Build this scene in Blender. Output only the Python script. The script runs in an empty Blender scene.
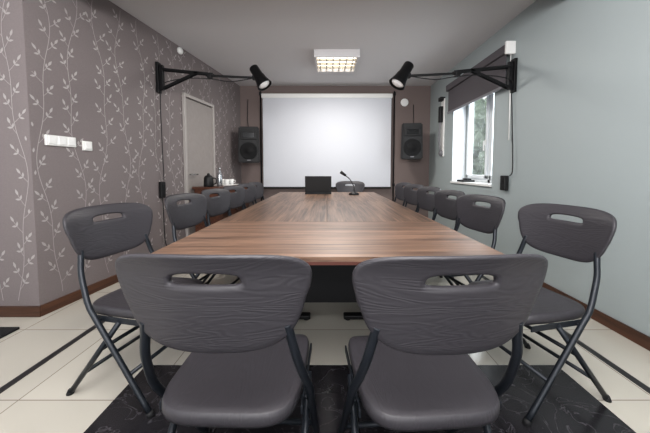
import bpy, bmesh, math, random
from mathutils import Vector, Matrix
random.seed(4)
S=bpy.context.scene
S.view_settings.view_transform='Standard'
try: S.view_settings.look='Medium High Contrast'
except Exception: pass
COL=S.collection
H=1.08; CZ=2.65; F=289.0

def lin(c):
    c=c/255.0
    return c/12.92 if c<=0.04045 else ((c+0.055)/1.055)**2.4
def rgb(r,g,b): return (lin(r),lin(g),lin(b),1)

# ---------------- materials ----------------
def mat(name,col,rough=0.5,metal=0.0,bump=0,bscale=200,stretch=None,var=0.0,emit=None,es=0,coat=0):
    m=bpy.data.materials.new(name); m.use_nodes=True
    nt=m.node_tree; b=nt.nodes['Principled BSDF']
    b.inputs['Base Color'].default_value=col
    b.inputs['Roughness'].default_value=rough
    b.inputs['Metallic'].default_value=metal
    if coat: b.inputs['Coat Weight'].default_value=coat
    if emit:
        b.inputs['Emission Color'].default_value=emit; b.inputs['Emission Strength'].default_value=es
    tc=nt.nodes.new('ShaderNodeTexCoord'); mp=nt.nodes.new('ShaderNodeMapping')
    nt.links.new(tc.outputs['Object'],mp.inputs[0])
    if stretch: mp.inputs['Scale'].default_value=stretch
    n=nt.nodes.new('ShaderNodeTexNoise'); n.inputs['Scale'].default_value=bscale; n.inputs['Detail'].default_value=4
    nt.links.new(mp.outputs[0],n.inputs['Vector'])
    if bump:
        bp=nt.nodes.new('ShaderNodeBump'); bp.inputs['Strength'].default_value=bump; bp.inputs['Distance'].default_value=0.002
        nt.links.new(n.outputs[0],bp.inputs['Height']); nt.links.new(bp.outputs[0],b.inputs['Normal'])
    r=nt.nodes.new('ShaderNodeValToRGB')
    k=max(var,0.02)
    r.color_ramp.elements[0].position=0.3; r.color_ramp.elements[1].position=0.7
    r.color_ramp.elements[0].color=(col[0]*(1-k),col[1]*(1-k),col[2]*(1-k),1)
    r.color_ramp.elements[1].color=(min(1,col[0]*(1+k)),min(1,col[1]*(1+k)),min(1,col[2]*(1+k)),1)
    nt.links.new(n.outputs[0],r.inputs[0]); nt.links.new(r.outputs[0],b.inputs['Base Color'])
    return m

def wood(name,c1,c2,axis='y',rough=0.35,scale=1.0):
    m=bpy.data.materials.new(name); m.use_nodes=True
    nt=m.node_tree; b=nt.nodes['Principled BSDF']; b.inputs['Roughness'].default_value=rough
    tc=nt.nodes.new('ShaderNodeTexCoord'); mp=nt.nodes.new('ShaderNodeMapping')
    nt.links.new(tc.outputs['Object'],mp.inputs[0])
    s=[34,34,34]; s['xyz'.index(axis)]=1.6
    mp.inputs['Scale'].default_value=[v*scale for v in s]
    n=nt.nodes.new('ShaderNodeTexNoise'); n.inputs['Scale'].default_value=1; n.inputs['Detail'].default_value=7; n.inputs['Roughness'].default_value=0.65; n.inputs['Distortion'].default_value=0.4
    nt.links.new(mp.outputs[0],n.inputs['Vector'])
    r=nt.nodes.new('ShaderNodeValToRGB'); r.color_ramp.elements[0].position=0.36; r.color_ramp.elements[1].position=0.64
    r.color_ramp.elements[0].color=c1; r.color_ramp.elements[1].color=c2
    nt.links.new(n.outputs[0],r.inputs[0])
    mp2=nt.nodes.new('ShaderNodeMapping'); s2=[0,0,0]; o='x' if axis=='y' else 'y'; s2['xyz'.index(o)]=9.0
    mp2.inputs['Scale'].default_value=s2
    nt.links.new(tc.outputs['Object'],mp2.inputs[0])
    sn=nt.nodes.new('ShaderNodeVectorMath'); sn.operation='FLOOR'; nt.links.new(mp2.outputs[0],sn.inputs[0])
    wn=nt.nodes.new('ShaderNodeTexWhiteNoise'); nt.links.new(sn.outputs[0],wn.inputs['Vector'])
    mr=nt.nodes.new('ShaderNodeMapRange'); mr.inputs[3].default_value=0.82; mr.inputs[4].default_value=1.12
    nt.links.new(wn.outputs[0],mr.inputs[0])
    mx=nt.nodes.new('ShaderNodeVectorMath'); mx.operation='SCALE'
    nt.links.new(r.outputs[0],mx.inputs[0]); nt.links.new(mr.outputs[0],mx.inputs['Scale'])
    nt.links.new(mx.outputs[0],b.inputs['Base Color'])
    bp=nt.nodes.new('ShaderNodeBump'); bp.inputs['Strength'].default_value=0.15; bp.inputs['Distance'].default_value=0.001
    nt.links.new(n.outputs[0],bp.inputs['Height']); nt.links.new(bp.outputs[0],b.inputs['Normal'])
    return m

def plastic_grain(name,col,axis_scale,strength=0.32):
    m=bpy.data.materials.new(name); m.use_nodes=True
    nt=m.node_tree; b=nt.nodes['Principled BSDF']; b.inputs['Roughness'].default_value=0.47
    b.inputs['Base Color'].default_value=col
    tc=nt.nodes.new('ShaderNodeTexCoord'); mp=nt.nodes.new('ShaderNodeMapping')
    mp.inputs['Scale'].default_value=axis_scale
    nt.links.new(tc.outputs['Object'],mp.inputs[0])
    n=nt.nodes.new('ShaderNodeTexNoise'); n.inputs['Scale'].default_value=1; n.inputs['Detail'].default_value=3; n.inputs['Distortion'].default_value=0.4
    nt.links.new(mp.outputs[0],n.inputs['Vector'])
    ml=nt.nodes.new('ShaderNodeMath'); ml.operation='MULTIPLY'; ml.inputs[1].default_value=150
    nt.links.new(n.outputs[0],ml.inputs[0])
    sn=nt.nodes.new('ShaderNodeMath'); sn.operation='SINE'; nt.links.new(ml.outputs[0],sn.inputs[0])
    bp=nt.nodes.new('ShaderNodeBump'); bp.inputs['Strength'].default_value=strength; bp.inputs['Distance'].default_value=0.0007
    nt.links.new(sn.outputs[0],bp.inputs['Height']); nt.links.new(bp.outputs[0],b.inputs['Normal'])
    return m

def tile_mat():
    m=bpy.data.materials.new('floor_tile'); m.use_nodes=True
    nt=m.node_tree; b=nt.nodes['Principled BSDF']; b.inputs['Roughness'].default_value=0.16
    tc=nt.nodes.new('ShaderNodeTexCoord'); mp=nt.nodes.new('ShaderNodeMapping'); mp.inputs['Location'].default_value=(0.25,0.1,0)
    nt.links.new(tc.outputs['Object'],mp.inputs[0])
    br=nt.nodes.new('ShaderNodeTexBrick'); br.offset=0; br.inputs['Scale'].default_value=1
    br.inputs['Brick Width'].default_value=0.6; br.inputs['Row Height'].default_value=0.6
    br.inputs['Mortar Size'].default_value=0.003; br.inputs['Mortar Smooth'].default_value=0.2
    br.inputs['Color1'].default_value=rgb(194,190,180); br.inputs['Color2'].default_value=rgb(188,184,174); br.inputs['Mortar'].default_value=rgb(140,132,122)
    nt.links.new(mp.outputs[0],br.inputs['Vector'])
    nt.links.new(br.outputs[0],b.inputs['Base Color'])
    return m
def marble_mat():
    m=bpy.data.materials.new('black_marble'); m.use_nodes=True
    nt=m.node_tree; b=nt.nodes['Principled BSDF']; b.inputs['Roughness'].default_value=0.22
    tc=nt.nodes.new('ShaderNodeTexCoord')
    n=nt.nodes.new('ShaderNodeTexNoise'); n.inputs['Scale'].default_value=4.5; n.inputs['Detail'].default_value=7; n.inputs['Distortion'].default_value=1.6
    nt.links.new(tc.outputs['Object'],n.inputs['Vector'])
    r=nt.nodes.new('ShaderNodeValToRGB'); e=r.color_ramp.elements
    e[0].position=0.493; e[0].color=rgb(40,39,42); e[1].position=0.507; e[1].color=rgb(40,39,42)
    k=e.new(0.5); k.color=rgb(80,78,82)
    nt.links.new(n.outputs[0],r.inputs[0])
    br=nt.nodes.new('ShaderNodeTexBrick'); br.offset=0; br.inputs['Scale'].default_value=1
    br.inputs['Brick Width'].default_value=0.6; br.inputs['Row Height'].default_value=0.6; br.inputs['Mortar Size'].default_value=0.003
    br.inputs['Mortar'].default_value=rgb(15,15,16)
    nt.links.new(tc.outputs['Object'],br.inputs['Vector']); nt.links.new(r.outputs[0],br.inputs['Color1']); nt.links.new(r.outputs[0],br.inputs['Color2'])
    nt.links.new(br.outputs[0],b.inputs['Base Color'])
    return m

M={}
M['wallpaper']=mat('wallpaper',rgb(121,113,113),0.7,bump=0.3,bscale=90,stretch=(1,1,3),var=0.08)
M['vine']=mat('vine_print',rgb(170,165,163),0.4,metal=0.15)
M['backwall']=mat('back_wallpaper',rgb(116,104,101),0.75,bump=0.2,bscale=90,var=0.06)
M['teal']=mat('teal_paint',rgb(161,169,170),0.6,bump=0.08,bscale=250,var=0.02)
M['ceil']=mat('ceiling_paint',rgb(206,204,205),0.8,bump=0.05,bscale=200,var=0.02)
M['white']=mat('white_plastic',rgb(222,222,220),0.4)
M['wframe']=mat('window_pvc',rgb(224,228,231),0.35)
M['base']=wood('baseboard_wood',rgb(66,44,34),rgb(94,64,48),'y',0.4)
M['basex']=wood('baseboard_wood_x',rgb(66,44,34),rgb(94,64,48),'x',0.4)
M['tx']=wood('table_wood_across',rgb(82,64,54),rgb(146,117,98),'x',0.4)
M['ty']=wood('table_wood_along',rgb(76,60,51),rgb(138,111,93),'y',0.4)
M['edge']=mat('table_edge',rgb(80,45,38),0.5)
M['metal']=mat('dark_frame_paint',rgb(38,42,48),0.38,metal=0.3)
M['blackm']=mat('black_metal',rgb(20,20,22),0.45,metal=0.3)
M['black']=mat('black_plastic',rgb(20,20,22),0.55,bump=0.2,bscale=400)
M['rubber']=mat('black_rubber',rgb(24,24,26),0.7)
M['back']=plastic_grain('slate_plastic_back',rgb(55,53,57),(1.3,3.0,11.0))
M['seat']=plastic_grain('slate_plastic_seat',rgb(56,54,58),(8.0,1.2,3.0),0.22)
M['screen']=mat('projection_fabric',rgb(196,198,204),0.9,var=0.01)
M['tile']=tile_mat(); M['marble']=marble_mat()
M['grout']=mat('black_tile_strip',rgb(45,44,46),0.35)
M['door']=mat('door_laminate',rgb(146,140,137),0.5,var=0.04,bscale=20)
M['doorf']=mat('door_frame_paint',rgb(166,161,158),0.5)
M['blind']=mat('blind_fabric',rgb(86,82,86),0.8,bump=0.3,bscale=500)
M['emit']=mat('tube_glow',rgb(255,250,240),0.5,emit=(1,0.92,0.78,1),es=4.5)
M['bulb']=mat('bulb_white',rgb(250,250,250),0.3)  # plain white bulb surface, no emission
M['chrome']=mat('brushed_aluminium',rgb(190,190,190),0.25,metal=0.9)
M['louvre']=mat('louvre_aluminium',rgb(140,136,128),0.35,metal=0.6)
M['side']=wood('sideboard_wood',rgb(74,46,36),rgb(108,72,56),'y',0.4)
M['glasscup']=mat('steel',rgb(170,172,175),0.2,metal=0.8)
M['grille']=mat('speaker_grille',rgb(20,20,22),0.85,bump=1.0,bscale=900)
M['mat']=mat('mat_fibre',rgb(30,30,32),0.9,bump=1,bscale=400)
M['leaf']=mat('hedge_leaf',rgb(130,146,126),0.7,bscale=9,var=0.45)
M['ground']=mat('outside_ground',rgb(140,145,125),0.9,bscale=5,var=0.2)
M['disp']=mat('display_glass',rgb(12,12,14),0.15)
M['grey']=mat('grey_plastic',rgb(120,120,124),0.5)
gl=bpy.data.materials.new('window_glass'); gl.use_nodes=True
nt=gl.node_tree; nt.nodes.remove(nt.nodes['Principled BSDF'])
tr=nt.nodes.new('ShaderNodeBsdfTransparent'); gs=nt.nodes.new('ShaderNodeBsdfGlossy'); gs.inputs['Roughness'].default_value=0.03
mx=nt.nodes.new('ShaderNodeMixShader'); mx.inputs[0].default_value=0.08
nt.links.new(tr.outputs[0],mx.inputs[1]); nt.links.new(gs.outputs[0],mx.inputs[2]); nt.links.new(mx.outputs[0],nt.nodes['Material Output'].inputs[0])
M['glass']=gl

# ---------------- mesh helpers ----------------
def NB(): return bmesh.new()
def merge(bm,t,mi=0):
    vs=[bm.verts.new(v.co) for v in t.verts]; t.verts.index_update()
    for f in t.faces:
        try:
            nf=bm.faces.new([vs[v.index] for v in f.verts]); nf.material_index=mi; nf.smooth=f.smooth
        except ValueError: pass
    t.free()
def box(bm,c,s,bev=0.0,rot=None,mi=0,seg=2):
    t=bmesh.new(); bmesh.ops.create_cube(t,size=1)
    bmesh.ops.scale(t,vec=s,verts=t.verts)
    if bev>0: bmesh.ops.bevel(t,geom=list(t.edges),offset=bev,segments=seg,affect='EDGES',profile=0.5)
    mtx=Matrix.Translation(Vector(c))
    if rot is not None: mtx=mtx@rot
    bmesh.ops.transform(t,matrix=mtx,verts=t.verts)
    merge(bm,t,mi)
def tube(bm,pts,r,seg=10,mi=0,smoothpath=False,r2=None):
    P=[Vector(p) for p in pts]
    if smoothpath and len(P)>2:
        Q=[]
        for i in range(len(P)-1):
            p0=P[max(i-1,0)];p1=P[i];p2=P[i+1];p3=P[min(i+2,len(P)-1)]
            for k in range(6):
                t=k/6
                Q.append(0.5*((2*p1)+(-p0+p2)*t+(2*p0-5*p1+4*p2-p3)*t*t+(-p0+3*p1-3*p2+p3)*t**3))
        Q.append(P[-1]); P=Q
    n=len(P); rings=[]; up=None
    for i in range(n):
        d=(P[min(i+1,n-1)]-P[max(i-1,0)]).normalized()
        if up is None:
            up=Vector((0,0,1)) if abs(d.z)<0.9 else Vector((1,0,0))
        a=d.cross(up).normalized(); b=a.cross(d).normalized(); up=b
        rr=r if r2 is None else r+(r2-r)*i/(n-1)
        rings.append([bm.verts.new(P[i]+a*math.cos(2*math.pi*k/seg)*rr+b*math.sin(2*math.pi*k/seg)*rr) for k in range(seg)])
    for i in range(n-1):
        for k in range(seg):
            f=bm.faces.new([rings[i][k],rings[i][(k+1)%seg],rings[i+1][(k+1)%seg],rings[i+1][k]]); f.smooth=True; f.material_index=mi
    for f in (bm.faces.new(rings[0][::-1]),bm.faces.new(rings[-1])): f.material_index=mi
def lathe(bm,prof,mtx=Matrix(),seg=24,mi=0):
    rings=[]
    for (r,z) in prof:
        rings.append([bm.verts.new(mtx@Vector((r*math.cos(2*math.pi*k/seg),r*math.sin(2*math.pi*k/seg),z))) for k in range(seg)])
    for i in range(len(rings)-1):
        for k in range(seg):
            f=bm.faces.new([rings[i][k],rings[i][(k+1)%seg],rings[i+1][(k+1)%seg],rings[i+1][k]]); f.smooth=True; f.material_index=mi
    a=bm.faces.new(rings[0][::-1]); b=bm.faces.new(rings[-1]); a.material_index=mi; b.material_index=mi
def fin(bm,name,mats,parent=None,loc=(0,0,0),rot=(0,0,0),kind=None,label=None,cat=None,recalc=True):
    if recalc: bmesh.ops.recalc_face_normals(bm,faces=bm.faces)
    me=bpy.data.meshes.new(name); bm.to_mesh(me); bm.free()
    if not isinstance(mats,(list,tuple)): mats=[mats]
    for m in mats: me.materials.append(m)
    o=bpy.data.objects.new(name,me); COL.objects.link(o)
    o.location=loc; o.rotation_euler=rot
    if parent: o.parent=parent
    if kind: o['kind']=kind
    if label: o['label']=label
    if cat: o['category']=cat
    return o
def empty(name,loc,rotz=0,label='',cat='',group=None):
    o=bpy.data.objects.new(name,None); COL.objects.link(o); o.empty_display_size=0.1
    o.location=loc; o.rotation_euler=(0,0,rotz); o['label']=label; o['category']=cat
    if group: o['group']=group
    return o
def bx(name,c,s,m,bev=0.0,**k):
    bm=NB(); box(bm,(0,0,0),s,bev); return fin(bm,name,m,loc=c,**k)

# ---------------- room ----------------
YB=5.5; XR=1.94
A=Vector((-2.12,2.08,0)); B=Vector((-1.63,YB,0))
U=(B-A).normalized(); N=Vector((U.y,-U.x,0)); WL=(B-A).length
ANG=math.atan2(U.y,U.x)-math.pi/2
def LW(d,off=0,z=0):
    t=(d-A.y)/U.y
    p=A+U*t+N*off; return Vector((p.x,p.y,z))

bx('floor',(-1.2,2.0,-0.05),(7.4,7.6,0.1),M['tile'],kind='structure')
bx('ceiling',(-1.2,2.0,CZ+0.05),(7.4,7.6,0.1),M['ceil'],kind='structure')
bx('wall_back',(0.1,YB+0.1,CZ/2),(4.6,0.2,CZ),M['backwall'],kind='structure')
WY0,WY1,WZ0,WZ1=3.40,4.50,0.90,2.22
bm=NB(); T=0.3; xc=XR+T/2
box(bm,(xc,(-1.8+WY0)/2,CZ/2),(T,WY0+1.8,CZ)); box(bm,(xc,(WY1+YB)/2,CZ/2),(T,YB-WY1,CZ))
box(bm,(xc,(WY0+WY1)/2,WZ0/2),(T,WY1-WY0,WZ0)); box(bm,(xc,(WY0+WY1)/2,(WZ1+CZ)/2),(T,WY1-WY0,CZ-WZ1))
fin(bm,'wall_right',M['teal'],kind='structure')
def vines(bm,place,length,seed):
    R=random.Random(seed)
    def quadstrip(pts,w):
        prev=None
        for i,(u,z) in enumerate(pts):
            j=min(i+1,len(pts)-1); k=max(i-1,0)
            du=pts[j][0]-pts[k][0]; dz=pts[j][1]-pts[k][1]; L=math.hypot(du,dz) or 1
            nx,nz=-dz/L*w,du/L*w
            a=bm.verts.new(place(u+nx,z+nz)); b=bm.verts.new(place(u-nx,z-nz))
            if prev: bm.faces.new([prev[0],prev[1],b,a]).material_index=1
            prev=(a,b)
    def leaf(u,z,a,L,W):
        ca,sa=math.cos(a),math.sin(a); pr=[(0,0),(.25,.8),(.5,1),(.75,.65),(1,0),(.75,-.65),(.5,-1),(.25,-.8)]
        pts=[(u+ca*p*L-sa*q*W,z+sa*p*L+ca*q*W) for p,q in pr]
        if min(p[0] for p in pts)<0.004 or max(p[0] for p in pts)>length-0.004 or max(p[1] for p in pts)>CZ-0.01 or min(p[1] for p in pts)<0.1: return
        bm.faces.new([bm.verts.new(place(*p)) for p in pts]).material_index=1
    u0=0.10
    while u0<length-0.08:
        ph=R.random()*6.28; amp=0.05
        f=lambda z:u0+amp*math.sin(z*3.3+ph)+0.018*math.sin(z*9+ph)
        z=0.12
        pts=[]
        while z<CZ-0.02: pts.append((f(z),z)); z+=0.05
        quadstrip(pts,0.0020)
        z=0.2; sd=1
        while z<CZ-0.1:
            a=math.pi/2-sd*(0.6+R.random()*0.45)
            uu=f(z); L=0.045+R.random()*0.045
            bpts=[(uu+math.cos(a)*L*t, z+math.sin(a)*L*t+0.02*t*t) for t in (0,.33,.66,1)]
            if 0.01<bpts[-1][0]<length-0.01: quadstrip(bpts,0.0015)
            e=bpts[-1]
            leaf(e[0],e[1],a+sd*0.3,0.050,0.009)
            m_=bpts[2]; leaf(m_[0],m_[1],a-sd*0.8,0.038,0.0075)
            leaf(m_[0],m_[1],a+sd*0.9,0.036,0.0075)
            z+=0.075+R.random()*0.03; sd=-sd
        u0+=0.235
def wall_with_vines(name,P,dirv,nrm,length,seed):
    bm=NB(); th=0.2
    mid=P+dirv*length/2-nrm*th/2
    ang=math.atan2(dirv.y,dirv.x)
    box(bm,(mid.x,mid.y,CZ/2),(length,th,CZ),rot=Matrix.Rotation(ang,4,'Z'))
    vines(bm,lambda u,z:(P.x+dirv.x*u+nrm.x*0.0015,P.y+dirv.y*u+nrm.y*0.0015,z),length,seed)
    return fin(bm,name,[M['wallpaper'],M['vine']],kind='structure',recalc=False)
wall_with_vines('wall_left',A,U,N,WL,1)
wall_with_vines('wall_left_return',Vector((-4.9,A.y,0)),Vector((1,0,0)),Vector((0,-1,0)),4.9+A.x,2)
bm=NB(); box(bm,(0,1.95,CZ-0.1),(3.88,0.9,0.2)); fin(bm,'trim_1',M['ceil'],kind='structure')
bm=NB(); m_=LW((A.y+YB)/2,0.008,0.04); box(bm,(0,0,0),(0.016,WL,0.08),0.004); fin(bm,'baseboard_left',M['base'],loc=m_,rot=(0,0,ANG),kind='structure')
bx('baseboard_left_return',(-3.51,A.y-0.008,0.04),(2.81,0.016,0.08),M['basex'],0.004,kind='structure')
bx('baseboard_right',(XR-0.008,1.85,0.04),(0.016,7.3,0.08),M['base'],0.004,kind='structure')
bx('baseboard_back',(0.15,YB-0.008,0.04),(3.5,0.016,0.08),M['basex'],0.004,kind='structure')
bx('trim_2',(-1.6,2.2,0.001),(0.04,6.4,0.003),M['grout'],kind='structure')
bx('trim_3',(1.58,2.0,0.001),(0.04,6.9,0.003),M['grout'],kind='structure')
bx('trim_4',(0.135,0.34,0.001),(2.27,2.40,0.004),M['marble'],kind='structure')
dr=empty('door_1',LW(4.15,0,0),ANG,'','') 
del dr['label']; del dr['category']; dr['kind']='structure'
bm=NB(); box(bm,(0.012,0,1.02),(0.02,0.66,2.0),0.004); fin(bm,'door_panel',M['door'],parent=dr)
bm=NB(); box(bm,(0.02,-0.35,1.04),(0.04,0.035,2.08),0.004); box(bm,(0.02,0.35,1.04),(0.04,0.035,2.08),0.004); box(bm,(0.02,0,2.055),(0.04,0.66,0.04),0.003); fin(bm,'door_frame',M['doorf'],parent=dr)
bm=NB(); tube(bm,[(0.02,-0.27,1.02),(0.07,-0.27,1.02),(0.07,-0.16,1.02)],0.009); fin(bm,'door_handle',M['chrome'],parent=dr)
w=empty('window_1',(XR+0.25,(WY0+WY1)/2,WZ0),0); del w['label']; del w['category']; w['kind']='structure'
wl=WY1-WY0; wh=WZ1-WZ0
bm=NB()
for z in (0.03,wh-0.03): box(bm,(0,0,z),(0.07,wl,0.06),0.005)
for y in (-wl/2+0.03,-0.1,wl/2-0.03): box(bm,(0,y,wh/2),(0.07,0.06,wh),0.005)
fin(bm,'window_frame',M['wframe'],parent=w)
for (a,b) in ((-wl/2+0.06,-0.13),(-0.07,wl/2-0.06)):
    bm=NB()
    for z in (0.085,wh-0.085): box(bm,(-0.02,(a+b)/2,z),(0.07,b-a,0.05),0.006)
    for y in (a+0.025,b-0.025): box(bm,(-0.02,y,wh/2),(0.07,0.05,wh-0.12),0.006)
    fin(bm,'window_sash',M['wframe'],parent=w)
bm=NB(); box(bm,(0,0,wh/2),(0.008,wl-0.12,wh-0.12)); fin(bm,'window_glass',M['glass'],parent=w)
bm=NB(); box(bm,(-0.065,-0.045,0.55),(0.012,0.03,0.07),0.003); box(bm,(-0.085,-0.045,0.5),(0.014,0.022,0.13),0.005); fin(bm,'window_handle',M['white'],parent=w)
bm=NB(); box(bm,(-0.155,0,-0.005),(0.24,wl+0.0,0.03),0.005); fin(bm,'window_sill',M['white'],parent=w)
bm=NB(); box(bm,(-0.15,wl/2-0.004,wh/2),(0.19,0.008,wh)); fin(bm,'window_reveal',M['wframe'],parent=w)

bx('ground',(6.2,5.5,-0.06),(7.9,14,0.1),M['ground'],label='grassy ground outside the window',cat='ground')
bm=NB(); R=random.Random(3)
for i in range(420):
    t=bmesh.new(); bmesh.ops.create_icosphere(t,subdivisions=1,radius=0.2+R.random()*0.22)
    for v in t.verts: v.co*=0.8+R.random()*0.5
    bmesh.ops.translate(t,vec=(4.4+R.random()*1.2,4+R.random()*8,0.15+R.random()*3.0),verts=t.verts); merge(bm,t)
fin(bm,'hedge',M['leaf'],kind='stuff',label='tall green leafy hedge seen through the window',cat='hedge')

rb=empty('roller_blind',(XR,3.82,1.94),0,'dark grey roller blind mounted above the window','blind')
bm=NB(); box(bm,(-0.05,0,0.40),(0.09,1.50,0.09),0.01); fin(bm,'blind_casing',M['blind'],parent=rb)
bm=NB(); box(bm,(-0.06,0,0.20),(0.006,1.44,0.34)); fin(bm,'blind_fabric',M['blind'],parent=rb)
bm=NB(); box(bm,(-0.06,0,0.025),(0.02,1.46,0.03),0.005); fin(bm,'bottom_bar',M['grey'],parent=rb)
bm=NB(); box(bm,(-0.05,-0.765,0.40),(0.1,0.03,0.13),0.006); fin(bm,'end_cap',M['white'],parent=rb)
bm=NB(); tube(bm,[(-0.03,-0.745,0.34),(-0.025,-0.75,-0.1),(-0.02,-0.745,-0.55)],0.006,8); fin(bm,'pull_cord',M['white'],parent=rb)

# ---------------- projection screen ----------------
ps=empty('projection_screen',(0.0,YB-0.0812,0.73),0,'large white pull-down projection screen','projection screen')
bm=NB(); box(bm,(0,0.035,1.72),(2.43,0.09,0.08),0.012); fin(bm,'screen_casing',M['white'],parent=ps)
bm=NB(); box(bm,(0,0,0.855),(2.38,0.004,1.67)); fin(bm,'screen_fabric',M['screen'],parent=ps)
bm=NB(); box(bm,(0,0,0.02),(2.40,0.025,0.03),0.006); fin(bm,'bottom_bar',M['black'],parent=ps)

# ---------------- ceiling light ----------------
cl=empty('ceiling_light',(0.13,4.15,CZ),0,'square white fluorescent ceiling light with louvre grid','ceiling light')
bm=NB()
for s in (-1,1):
    box(bm,(s*0.285,0,-0.05),(0.03,0.6,0.1),0.004); box(bm,(0,s*0.285,-0.05),(0.54,0.03,0.1),0.004)
box(bm,(0,0,-0.01),(0.56,0.56,0.015)); fin(bm,'light_housing',M['ceil'],parent=cl)
for i in range(4):
    bm=NB(); tube(bm,[(-0.26,-0.2+i*0.133,-0.045),(0.26,-0.2+i*0.133,-0.045)],0.018,12); fin(bm,'fluorescent_tube',M['emit'],parent=cl)
bm=NB()
for i in range(6): box(bm,(-0.225+i*0.09,0,-0.080),(0.010,0.54,0.036))
for i in range(3): box(bm,(0,-0.133+i*0.133,-0.080),(0.54,0.012,0.036))
fin(bm,'louvre',M['louvre'],parent=cl)

# ---------------- wall lamps on brackets ----------------
def wall_lamp(side,label,cable):
    if side<0: base=LW(3.36,0,2.13); rz=0; L=-0.82-base.x
    else: base=Vector((XR,3.04,2.05)); rz=math.pi; L=base.x-0.83
    e=empty('wall_lamp',base,rz,label,'wall lamp','swing-arm spotlights')
    bm=NB(); box(bm,(0.015,0,0),(0.03,0.07,0.34),0.004); box(bm,(0.05,0,0),(0.05,0.035,0.28),0.004); fin(bm,'wall_plate',M['blackm'],parent=e)
    z0=0.11
    bm=NB()
    for y in (-0.02,0.02):
        box(bm,((0.06+L*0.55)/2,y,z0-0.045),(L*0.55,0.006,0.028),0.002,rot=Matrix.Rotation(0.10,4,'Y'))
        a=Vector((0.07,y,-0.12)); b=Vector((L*0.42,y,z0-0.05)); d=b-a
        box(bm,(a+b)/2,(d.length,0.006,0.025),0.002,rot=Matrix.Rotation(-math.atan2(d.z,d.x),4,'Y'))
    fin(bm,'bracket_arm',M['blackm'],parent=e)
    bm=NB(); a=Vector((L*0.50,0,z0-0.085)); b=Vector((L-0.02,0,0.0)); d=b-a
    box(bm,(a+b)/2,(d.length,0.022,0.022),0.003,rot=Matrix.Rotation(-math.atan2(d.z,d.x),4,'Y'))
    box(bm,(L*0.54,0,z0-0.09),(0.05,0.06,0.06),0.006)
    box(bm,(L,0,0.0),(0.06,0.05,0.05),0.008)
    fin(bm,'extension_arm',M['blackm'],parent=e)
    sy=1 if side<0 else -1
    fwd=Vector((0.50,-0.14*sy,-0.78)).normalized()
    mt=Matrix.Translation(Vector((L+0.055,-0.03*sy,0.0)))@fwd.to_track_quat('Z','Y').to_matrix().to_4x4()@Matrix.Scale(0.88,4)
    bm=NB(); lathe(bm,[(0.03,-0.16),(0.055,-0.15),(0.06,-0.14),(0.062,-0.02),(0.07,0.0),(0.078,0.06),(0.098,0.13),(0.1,0.14),(0.093,0.14),(0.06,0.06),(0.02,0.05)],mt,28); fin(bm,'lamp_head',M['blackm'],parent=e)
    bm=NB(); lathe(bm,[(0.01,0.055),(0.05,0.07),(0.078,0.11),(0.075,0.125),(0.05,0.133),(0.01,0.136)],mt,28); fin(bm,'bulb',M['bulb'],parent=e)
    bm=NB(); tube(bm,[(L,0,0.0),(L*0.75,0.01,-0.04),(L*0.55,0.01,-0.01),(L*0.3,0.02,0.0),(0.06,0.03,-0.05),(0.03,0.0,-0.18)]+cable,0.005,6,smoothpath=True); fin(bm,'power_cord',M['rubber'],parent=e)
    return e
wall_lamp(-1,'black swing-arm spotlight on patterned wallpaper wall',[(0.03,0.0,-0.6),(0.035,0.01,-1.17)])
wall_lamp(1,'black swing-arm spotlight on pale teal wall beside window',[(0.025,0.02,-0.5),(0.03,0.06,-0.95),(0.02,-0.0,-1.03)])
bm=NB(); box(bm,(0,0,0),(0.04,0.07,0.19),0.008); box(bm,(0.022,0,0.04),(0.006,0.04,0.05),0.004)
fin(bm,'power_adapter',M['black'],loc=LW(3.36,0.019,0.85),rot=(0,0,ANG),label='black plug-in power adapter on wallpaper wall',cat='power adapter')
bm=NB(); box(bm,(0,0,0),(0.05,0.08,0.16),0.008); box(bm,(-0.027,0,0.03),(0.006,0.05,0.05),0.004)
fin(bm,'junction_box',M['black'],loc=(XR-0.024,3.12,0.94),label='small black box on teal wall beneath lamp cord',cat='power box')
bm=NB(); tube(bm,[LW(3.36,0.02,0.76),LW(3.37,0.02,0.5),LW(3.38,0.02,0.25),LW(3.42,0.03,0.12)],0.005,6,smoothpath=True); fin(bm,'cable',M['rubber'],label='black cable hanging down wallpaper wall',cat='cable')

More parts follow.
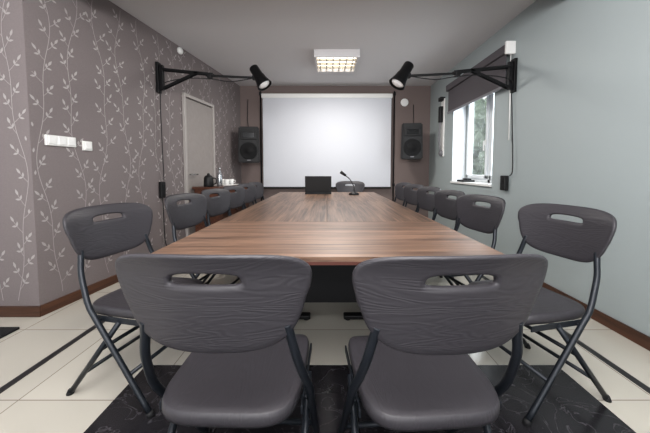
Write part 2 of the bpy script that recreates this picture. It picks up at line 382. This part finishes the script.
# ---------------- speakers ----------------
def speaker(x,d,z,rz,label):
    e=empty('loudspeaker',(x,d,z),rz,label,'speaker','loudspeakers beside the screen')
    bm=NB()
    prof=[(-0.18,-0.15),(0.18,-0.15),(0.19,-0.1),(0.12,0.16),(-0.12,0.16),(-0.19,-0.1)]
    lo=[bm.verts.new((a,b,0)) for a,b in prof]; hi=[bm.verts.new((a*0.93,b,0.62)) for a,b in prof]
    bm.faces.new(lo[::-1]); bm.faces.new(hi)
    for i in range(6): bm.faces.new([lo[i],lo[(i+1)%6],hi[(i+1)%6],hi[i]])
    bmesh.ops.bevel(bm,geom=list(bm.edges),offset=0.018,segments=2,affect='EDGES')
    fin(bm,'speaker_cabinet',M['black'],parent=e)
    R=Matrix.Rotation(math.pi/2,4,'X')
    bm=NB(); lathe(bm,[(0.145,0.0),(0.15,0.008),(0.14,0.012),(0.12,0.006),(0.05,0.002),(0.045,0.008),(0.01,0.012)],Matrix.Translation((0,-0.15,0.20))@R,32); fin(bm,'woofer',M['grille'],parent=e)
    bm=NB(); box(bm,(0,-0.152,0.47),(0.28,0.02,0.15),0.01); box(bm,(0,-0.163,0.47),(0.20,0.006,0.09),0.003,mi=1); fin(bm,'horn',[M['black'],M['disp']],parent=e)
    bm=NB(); box(bm,(0,0.17,0.35),(0.08,0.06,0.2),0.005); tube(bm,[(0,0.18,0.35),(0,YB-d-0.01,0.35)],0.02); box(bm,(0,YB-d-0.01,0.35),(0.12,0.02,0.22),0.003); fin(bm,'wall_mount',M['blackm'],parent=e)
    bm=NB(); box(bm,(0,-0.155,0.04),(0.06,0.006,0.02),0.001); fin(bm,'badge',M['grey'],parent=e)
    return e
speaker(-1.37,5.18,1.21,math.radians(6),'black loudspeaker mounted on brown wall near door')
speaker(1.49,5.18,1.27,math.radians(-6),'black loudspeaker mounted on brown wall near teal wall')
for sx,nm in ((-1.245,'thin black conduit pole beside white projection screen'),(1.26,'thin black conduit pole beside white projection screen')):
    bm=NB(); tube(bm,[(sx,YB-0.012,0.08),(sx,YB-0.012,2.55)],0.012,8); box(bm,(sx,YB-0.02,2.50),(0.04,0.04,0.06),0.005); box(bm,(sx,YB-0.02,0.8),(0.04,0.04,0.06),0.005)
    fin(bm,'cable_conduit',M['blackm'],label=nm,cat='conduit')
bm=NB(); tube(bm,[(1.62,YB-0.01,2.3),(1.62,YB-0.02,1.95),(1.58,YB-0.1,1.80)],0.006,6,smoothpath=True); fin(bm,'cable',M['rubber'],label='black cable running down to loudspeaker',cat='cable')
bm=NB(); tube(bm,[(-1.48,YB-0.01,2.4),(-1.49,YB-0.02,2.0),(-1.43,YB-0.1,1.78)],0.006,6,smoothpath=True); fin(bm,'cable',M['rubber'],label='black cable running down to loudspeaker',cat='cable')
def lathe_obj(name,prof,mtx,m,**k):
    bm=NB(); lathe(bm,prof,mtx,24); return fin(bm,name,m,**k)
lathe_obj('wall_thermostat',[(0.07,0),(0.075,0.01),(0.07,0.03),(0.06,0.032),(0.01,0.03)],Matrix.Translation((1.45,YB,2.34))@Matrix.Rotation(math.pi/2,4,'X'),M['white'],label='small round white device on brown wall',cat='wall device')  # small round thermostat on the back wall, not a clock
lathe_obj('motion_sensor',[(0.04,0),(0.045,0.015),(0.038,0.035),(0.02,0.045),(0.005,0.048)],Matrix.Translation(LW(3.76,0,2.59))@Matrix.Rotation(ANG,4,'Z')@Matrix.Rotation(math.pi/2,4,'Y'),M['white'],label='small round white sensor high on wallpaper wall',cat='sensor')
bm=NB(); box(bm,(0,0,0),(0.02,0.226,0.08),0.005)
sw=fin(bm,'light_switch',M['white'],loc=LW(2.28,0.009,1.305),rot=(0,0,ANG),label='white triple light switch on patterned wallpaper',cat='light switch')
for i in range(3):
    bm=NB(); box(bm,(0.012,-0.072+0.072*i,0),(0.01,0.056,0.056),0.004); fin(bm,'rocker',M['white'],parent=sw)
bm=NB(); box(bm,(0,0,0),(0.02,0.08,0.08),0.005)
sk=fin(bm,'light_switch',M['white'],loc=LW(2.49,0.009,1.285),rot=(0,0,ANG),label='white single light switch on patterned wallpaper',cat='light switch')
bm=NB(); box(bm,(0.012,0,0),(0.01,0.055,0.055),0.004); fin(bm,'rocker',M['white'],parent=sk)
wp=empty('wall_holder',(XR,4.86,1.3),0,'narrow white wall holder with black clip and handle','wall holder')
bm=NB(); box(bm,(-0.012,0,0.48),(0.024,0.13,0.95),0.008); fin(bm,'back_plate',M['white'],parent=wp)
bm=NB(); box(bm,(-0.05,0,0.70),(0.06,0.07,0.26),0.01); box(bm,(-0.04,0,0.95),(0.08,0.11,0.06),0.01); fin(bm,'clip',M['black'],parent=wp)
bm=NB(); tube(bm,[(-0.05,0,0.6),(-0.07,0,0.35),(-0.05,0,0.1)],0.015,8,smoothpath=True); lathe(bm,[(0.05,0),(0.055,0.02),(0.04,0.04),(0.01,0.045)],Matrix.Translation((-0.02,0,0.06))@Matrix.Rotation(-math.pi/2,4,'Y'),20); fin(bm,'handle',M['grey'],parent=wp)
bm=NB(); box(bm,(0,0,0.014),(0.16,0.22,0.028),0.008); box(bm,(0.02,0.0,0.035),(0.06,0.16,0.03),0.01)
fin(bm,'telephone',M['black'],loc=(XR+0.075,4.2,WZ0+0.010),label='flat black telephone lying on white window sill',cat='telephone')

# ---------------- sideboard and items ----------------
sb=empty('sideboard',LW(4.35,0.25,0),ANG,'low reddish-brown wooden sideboard against wall','sideboard')
bm=NB(); box(bm,(0,0,0.835),(0.42,0.92,0.03),0.004); fin(bm,'sideboard_top',M['side'],parent=sb)
bm=NB(); box(bm,(0,0,0.42),(0.38,0.88,0.80),0.004); box(bm,(0,0,0.02),(0.34,0.84,0.04)); fin(bm,'sideboard_body',M['side'],parent=sb)
for y in (-0.22,0.22):
    bm=NB(); box(bm,(0.198,y,0.43),(0.016,0.42,0.74),0.004); dd=fin(bm,'cabinet_door',M['side'],parent=sb)
    bm=NB(); tube(bm,[(0.206,y*0.2,0.5),(0.228,y*0.2,0.5),(0.228,y*0.2,0.62),(0.206,y*0.2,0.62)],0.005,8); fin(bm,'door_knob',M['chrome'],parent=dd)
def on_sb(d,off): 
    p=LW(d,off,0.850); return p
bm=NB(); lathe(bm,[(0.035,0),(0.037,0.01),(0.037,0.15),(0.03,0.18),(0.014,0.21),(0.014,0.24),(0.017,0.245),(0.017,0.26),(0.01,0.262)],Matrix(),20); fin(bm,'bottle',M['glasscup'],loc=on_sb(4.15,0.30),label='clear drinks bottle standing on sideboard',cat='bottle')
bm=NB(); box(bm,(0,0,0.006),(0.26,0.34,0.012),0.005); fin(bm,'tray',M['white'],loc=on_sb(4.42,0.25),rot=(0,0,ANG),label='white serving tray on sideboard',cat='tray')
for i,(dd_,oo) in enumerate(((4.35,0.30),(4.42,0.20),(4.48,0.31))):
    p=on_sb(dd_,oo); p.z+=0.012
    bm=NB(); lathe(bm,[(0.025,0),(0.03,0.005),(0.038,0.08),(0.035,0.08),(0.027,0.01),(0.005,0.008)],Matrix(),20); tube(bm,[(0.035,0,0.065),(0.06,0,0.055),(0.055,0,0.03),(0.031,0,0.02)],0.005,8,smoothpath=True)
    o=fin(bm,'cup',M['white'],loc=p,label='white cup standing on tray',cat='cup'); o['group']='cups on the tray'
bm=NB(); lathe(bm,[(0.06,0),(0.065,0.01),(0.06,0.12),(0.045,0.15),(0.02,0.16),(0.015,0.18),(0.01,0.185)],Matrix(),24); tube(bm,[(0.055,0,0.12),(0.1,0,0.11),(0.1,0,0.05),(0.06,0,0.03)],0.008,8,smoothpath=True); fin(bm,'kettle',M['black'],loc=on_sb(4.0,0.22),label='black kettle standing on sideboard',cat='kettle')
bm=NB(); box(bm,(0,0,0.008),(0.9,0.22,0.016),0.004); fin(bm,'door_mat',M['mat'],loc=(-2.54,1.80,0),label='black fibre mat on tiled floor by wall',cat='mat')

# ---------------- tables ----------------
def table(cx,cy,sx,sy,across,label):
    e=empty('conference_table',(cx,cy,0),0,label,'table','tables pushed together')
    bm=NB(); box(bm,(0,0,0.7405),(sx-0.003,sy-0.003,0.019)); fin(bm,'table_top',M['tx' if across else 'ty'],parent=e)
    bm=NB(); box(bm,(0,0,0.7245),(sx-0.004,sy-0.004,0.013)); fin(bm,'table_edge',M['edge'],parent=e)
    for k in (-1,1):
        bm=NB()
        if across: px,py=k*(sx/2-0.33),0.0; fs=(0.06,sy-0.2,0.03)
        else: px,py=0.0,k*(sy/2-0.2); fs=(0.46,0.06,0.03)
        box(bm,(px,py,0.37),(0.06,0.05,0.66),0.006)
        box(bm,(px,py,0.025),fs,0.008); box(bm,(px,py,0.70),(fs[0]*0.9,fs[1]*0.9,0.035),0.004)
        fin(bm,'leg',M['blackm'],parent=e)
        for j in (-1,1):
            bm=NB()
            off=(0,j*(fs[1]/2-0.03)) if across else (j*(fs[0]/2-0.03),0)
            lathe(bm,[(0.02,0),(0.02,0.012)],Matrix.Translation((px+off[0],py+off[1],0)),12)
            fin(bm,'foot',M['rubber'],parent=e)
    bm=NB()
    if across: box(bm,(0,0.0,0.54),(sx-0.72,0.025,0.28),0.003)
    else: box(bm,(0,0,0.60),(0.025,sy-0.45,0.2),0.003)
    fin(bm,'modesty_panel',M['blackm'],parent=e)
TX=0.0
table(TX,1.46,1.40,0.76,True,'walnut conference table with crosswise grain, dark metal legs')
for j in (0,1):
    for s in (-1,1):
        table(TX+s*0.35,1.84+0.62+j*1.24,0.70,1.24,False,'walnut conference table with lengthwise grain')

# ---------------- chair ----------------
def ring_surface(bm,ringfn,M_,Nn,close):
    rings=[[bm.verts.new(p) for p in ringfn(i)] for i in range(M_)]
    last=M_ if close else M_-1
    for i in range(last):
        a=rings[i]; b=rings[(i+1)%M_]
        for k in range(Nn):
            f=bm.faces.new([a[k],a[(k+1)%Nn],b[(k+1)%Nn],b[k]]); f.smooth=True
    if not close:
        bm.faces.new(rings[0][::-1]).smooth=True; bm.faces.new(rings[-1]).smooth=True
def se(t,n):
    c,s=math.cos(t),math.sin(t)
    return (math.copysign(abs(c)**(2/n),c),math.copysign(abs(s)**(2/n),s))
BW=0.253
def back_y(x,z): return 0.040*(x/0.22)**2-0.20*z- (0.012*((z-0.06)/0.06)**2 if z>0.06 else 0)
def make_backrest():
    NN=96; K=12; th=0.020
    def outer(k,g=0):
        x,z=se(2*math.pi*k/NN,4.2); z*=0.126+g; x*=(BW+g)
        x*=0.885+0.125*(z/0.128)-0.03*max(0,-z/0.128)**2 ; z+=-0.005*(x/BW)**2 if z>0 else 0.012*(x/BW)**2
        return x,z
    def hole(k,g=0):
        x,z=se(2*math.pi*k/NN,3.5); 
        zz=z*(0.020-g)
        return x*(0.088-g)*(1-0.05*z),zz+0.068-0.3*(x*0.088)**2
    seq=[(0,th/2*0.6,-0.004)]
    for i in range(K+1): seq.append((i/K,th/2,0))
    seq.append((1,th*0.35,0.005)); seq.append((1,0,0.007)); seq.append((1,-th*0.35,0.005))
    for i in range(K,-1,-1): seq.append((i/K,-th/2,0))
    seq.append((0,-th/2*0.6,-0.004)); seq.append((0,0,-0.006))
    def rf(i):
        t,off,g=seq[i]; out=[]
        for k in range(NN):
            ox,oz=outer(k,g if t==1 else 0); hx,hz=hole(k,-g if t==0 else 0)
            x=hx+(ox-hx)*t; z=hz+(oz-hz)*t
            out.append(Vector((x,back_y(x,z)+off,z)))
        return out
    bm=NB(); ring_surface(bm,rf,len(seq),NN,True); return bm
def make_seat():
    NN=56; seq=[]
    for i in range(1,9): seq.append((i/8*0.97,0.0,1))
    seq+= [(0.985,-0.003,1),(1.0,-0.013,1),(1.0,-0.026,1),(0.985,-0.038,1),(0.95,-0.040,1),(0.90,-0.026,2),(0.5,-0.024,2),(0.1,-0.024,2)]
    def rf(i):
        t,off,m_=seq[i]; out=[]
        for k in range(NN):
            x,y=se(2*math.pi*k/NN,4.4); x*=0.203; y*=0.21
            x*=1.0+0.02*(y/0.205); x*=t; y*=t
            z=0.0-0.014*(1-min(1,(x/0.19)**2))*(1-min(1,(y/0.2)**2))
            if y>0.12: z-=0.35*(y-0.12)**2/0.08
            z+=0.02*y
            out.append(Vector((x,y,z+off)))
        return out
    bm=NB(); ring_surface(bm,rf,len(seq),NN,False); return bm
def build_chair():
    e=empty('folding_chair',(0,0,0),0,'','chair','folding chairs around the table')
    P=[]
    BZ=0.762; BY=-0.235
    P.append(fin(make_backrest(),'backrest',M['back'],parent=e,loc=(0,BY,BZ)))
    P.append(fin(make_seat(),'seat',M['seat'],parent=e,loc=(0,0.025,0.45)))
    def on(x,z): return (x,BY+back_y(x,z-BZ),z)
    for s in (-1,1):
        x=s*0.226
        bm=NB(); tube(bm,[on(s*0.180,0.70),on(s*0.188,0.66),(s*0.200,-0.172,0.60),(s*0.213,-0.14,0.53),(x,-0.10,0.46),(x,-0.05,0.385),(x,0.215,0.012)],0.0122,12,smoothpath=True)
        P.append(fin(bm,'leg',M['metal'],parent=e))
        bm=NB(); tube(bm,[(s*0.207,0.05,0.400),(s*0.207,-0.26,0.012)],0.0118,12); P.append(fin(bm,'leg',M['metal'],parent=e))
        bm=NB(); tube(bm,[(x,0.2105,0.02),(x,0.2215,0.0)],0.0155,12); P.append(fin(bm,'foot_cap',M['rubber'],parent=e))
        bm=NB(); tube(bm,[(s*0.207,-0.256,0.02),(s*0.207,-0.268,0.0)],0.0150,12); P.append(fin(bm,'foot_cap',M['rubber'],parent=e))
        bm=NB(); box(bm,(s*0.205,0.04,0.400),(0.006,0.30,0.025),0.002); tube(bm,[(s*0.195,-0.055,0.395),(s*0.235,-0.055,0.395)],0.006,8); P.append(fin(bm,'hinge_bracket',M['metal'],parent=e))
    bm=NB(); tube(bm,[(-0.222,0.105,0.168),(0.222,0.105,0.168)],0.0095,10); P.append(fin(bm,'crossbar',M['metal'],parent=e))
    bm=NB(); tube(bm,[(-0.207,-0.172,0.122),(0.207,-0.172,0.122)],0.0095,10); P.append(fin(bm,'crossbar',M['metal'],parent=e))
    bm=NB(); tube(bm,[(-0.207,-0.072,0.248),(0.207,-0.072,0.248)],0.0095,10); P.append(fin(bm,'crossbar',M['metal'],parent=e))
    return e,P
proto,parts=build_chair()
L1='slate-grey plastic folding chair'
spots=[(-0.273,0.900,math.radians(-2),L1+' tucked against the crosswise-grain table end'),
       (0.289,0.893,math.radians(4),L1+' tucked against the crosswise-grain table end')]
ld=[1.48,2.20,2.80,3.34,3.87,4.39]; rd=[1.44,2.07,2.62,3.15,3.68,4.21]
rr=random.Random(5)
for i,d in enumerate(ld): spots.append((-0.935 if i==0 else -0.88,d,math.radians(-90-(13 if i==0 else 9+rr.uniform(-3,3))),L1+(' angled beside wallpaper wall' if i==0 else ' along table side, dark metal legs')))
for i,d in enumerate(rd): spots.append((0.91 if i else 1.01,d,math.radians(90+(13 if i==0 else 9+rr.uniform(-3,3))),L1+(' angled beside pale teal wall' if i==0 else ' along table side, dark metal legs')))
spots.append((0.38,4.62,math.radians(178),L1+' at the table end near projection screen'))
for i,(x,y,a,lb) in enumerate(spots):
    if i==0: e=proto
    else:
        e=proto.copy(); COL.objects.link(e)
        for p in parts:
            q=p.copy(); q.parent=e; COL.objects.link(q)
    e.location=(x,y,0); e.rotation_euler=(0,0,a); e['label']=lb

# ---------------- laptop, microphone ----------------
lp=empty('laptop',(-0.12,3.95,0.750),0,'open black laptop standing on table','laptop')
bm=NB(); box(bm,(0,0.1,0.01),(0.36,0.24,0.018),0.004); fin(bm,'laptop_base',M['black'],parent=lp)
rx=Matrix.Rotation(math.radians(8),4,'X')
bm=NB(); box(bm,(0,0.0,0.13),(0.36,0.010,0.235),0.003,rot=rx); fin(bm,'laptop_lid',M['black'],parent=lp)
bm=NB(); box(bm,(0,0.008,0.13),(0.33,0.002,0.20),0,rot=rx); fin(bm,'display',M['disp'],parent=lp)
mc=empty('microphone',(0.36,3.85,0.750),0,'black gooseneck desk microphone on table','microphone')
bm=NB(); lathe(bm,[(0.065,0),(0.07,0.006),(0.06,0.025),(0.02,0.035),(0.01,0.05)],Matrix(),24); fin(bm,'microphone_base',M['black'],parent=mc)
bm=NB(); tube(bm,[(0,0,0.04),(0,0,0.1),(-0.05,-0.01,0.2),(-0.12,-0.02,0.26)],0.006,8,smoothpath=True); fin(bm,'gooseneck',M['black'],parent=mc)
bm=NB(); tube(bm,[(-0.11,-0.02,0.255),(-0.18,-0.03,0.305)],0.015,12,r2=0.022); fin(bm,'microphone_head',M['black'],parent=mc)

# ---------------- lights ----------------
def area(loc,rot,size,power,col=(1,1,1)):
    l=bpy.data.lights.new('area','AREA'); l.energy=power; l.size=size; l.color=col
    o=bpy.data.objects.new('area_light',l); COL.objects.link(o); o.location=loc; o.rotation_euler=rot; return o
area((0.13,4.15,CZ-0.11),(0,0,0),0.5,38,(1,0.97,0.92))
area((0,0.2,CZ-0.08),(0,0,0),1.2,41,(1,0.98,0.95))  # added fill lamp overhead near the camera, no fixture modelled
area((-0.3,-1.4,1.7),(math.radians(100),0,0),2.4,50,(1,0.99,0.98))
area((0,-0.9,1.9),(math.radians(140),0,0),1.0,116,(1,0.98,0.98))  # added uplight behind the camera, lifts the ceiling brightness
area((XR+0.35,3.95,1.6),(0,math.radians(90),0),1.0,22,(0.88,0.95,1))
W=bpy.data.worlds.new('world'); S.world=W; W.use_nodes=True
W.node_tree.nodes['Background'].inputs[0].default_value=(0.95,0.97,1,1); W.node_tree.nodes['Background'].inputs[1].default_value=1.1

# ---------------- camera ----------------
cam=bpy.data.cameras.new('camera'); co=bpy.data.objects.new('camera',cam); COL.objects.link(co); S.camera=co
cam.sensor_width=36; cam.lens=36*F/650; cam.clip_start=0.02
tilt=math.radians(3.2)
co.location=(0,0,H); co.rotation_euler=(math.pi/2-tilt,0,0)
cam.shift_y=-((216.5-170)-F*math.tan(tilt))/650; cam.shift_x=-2/650
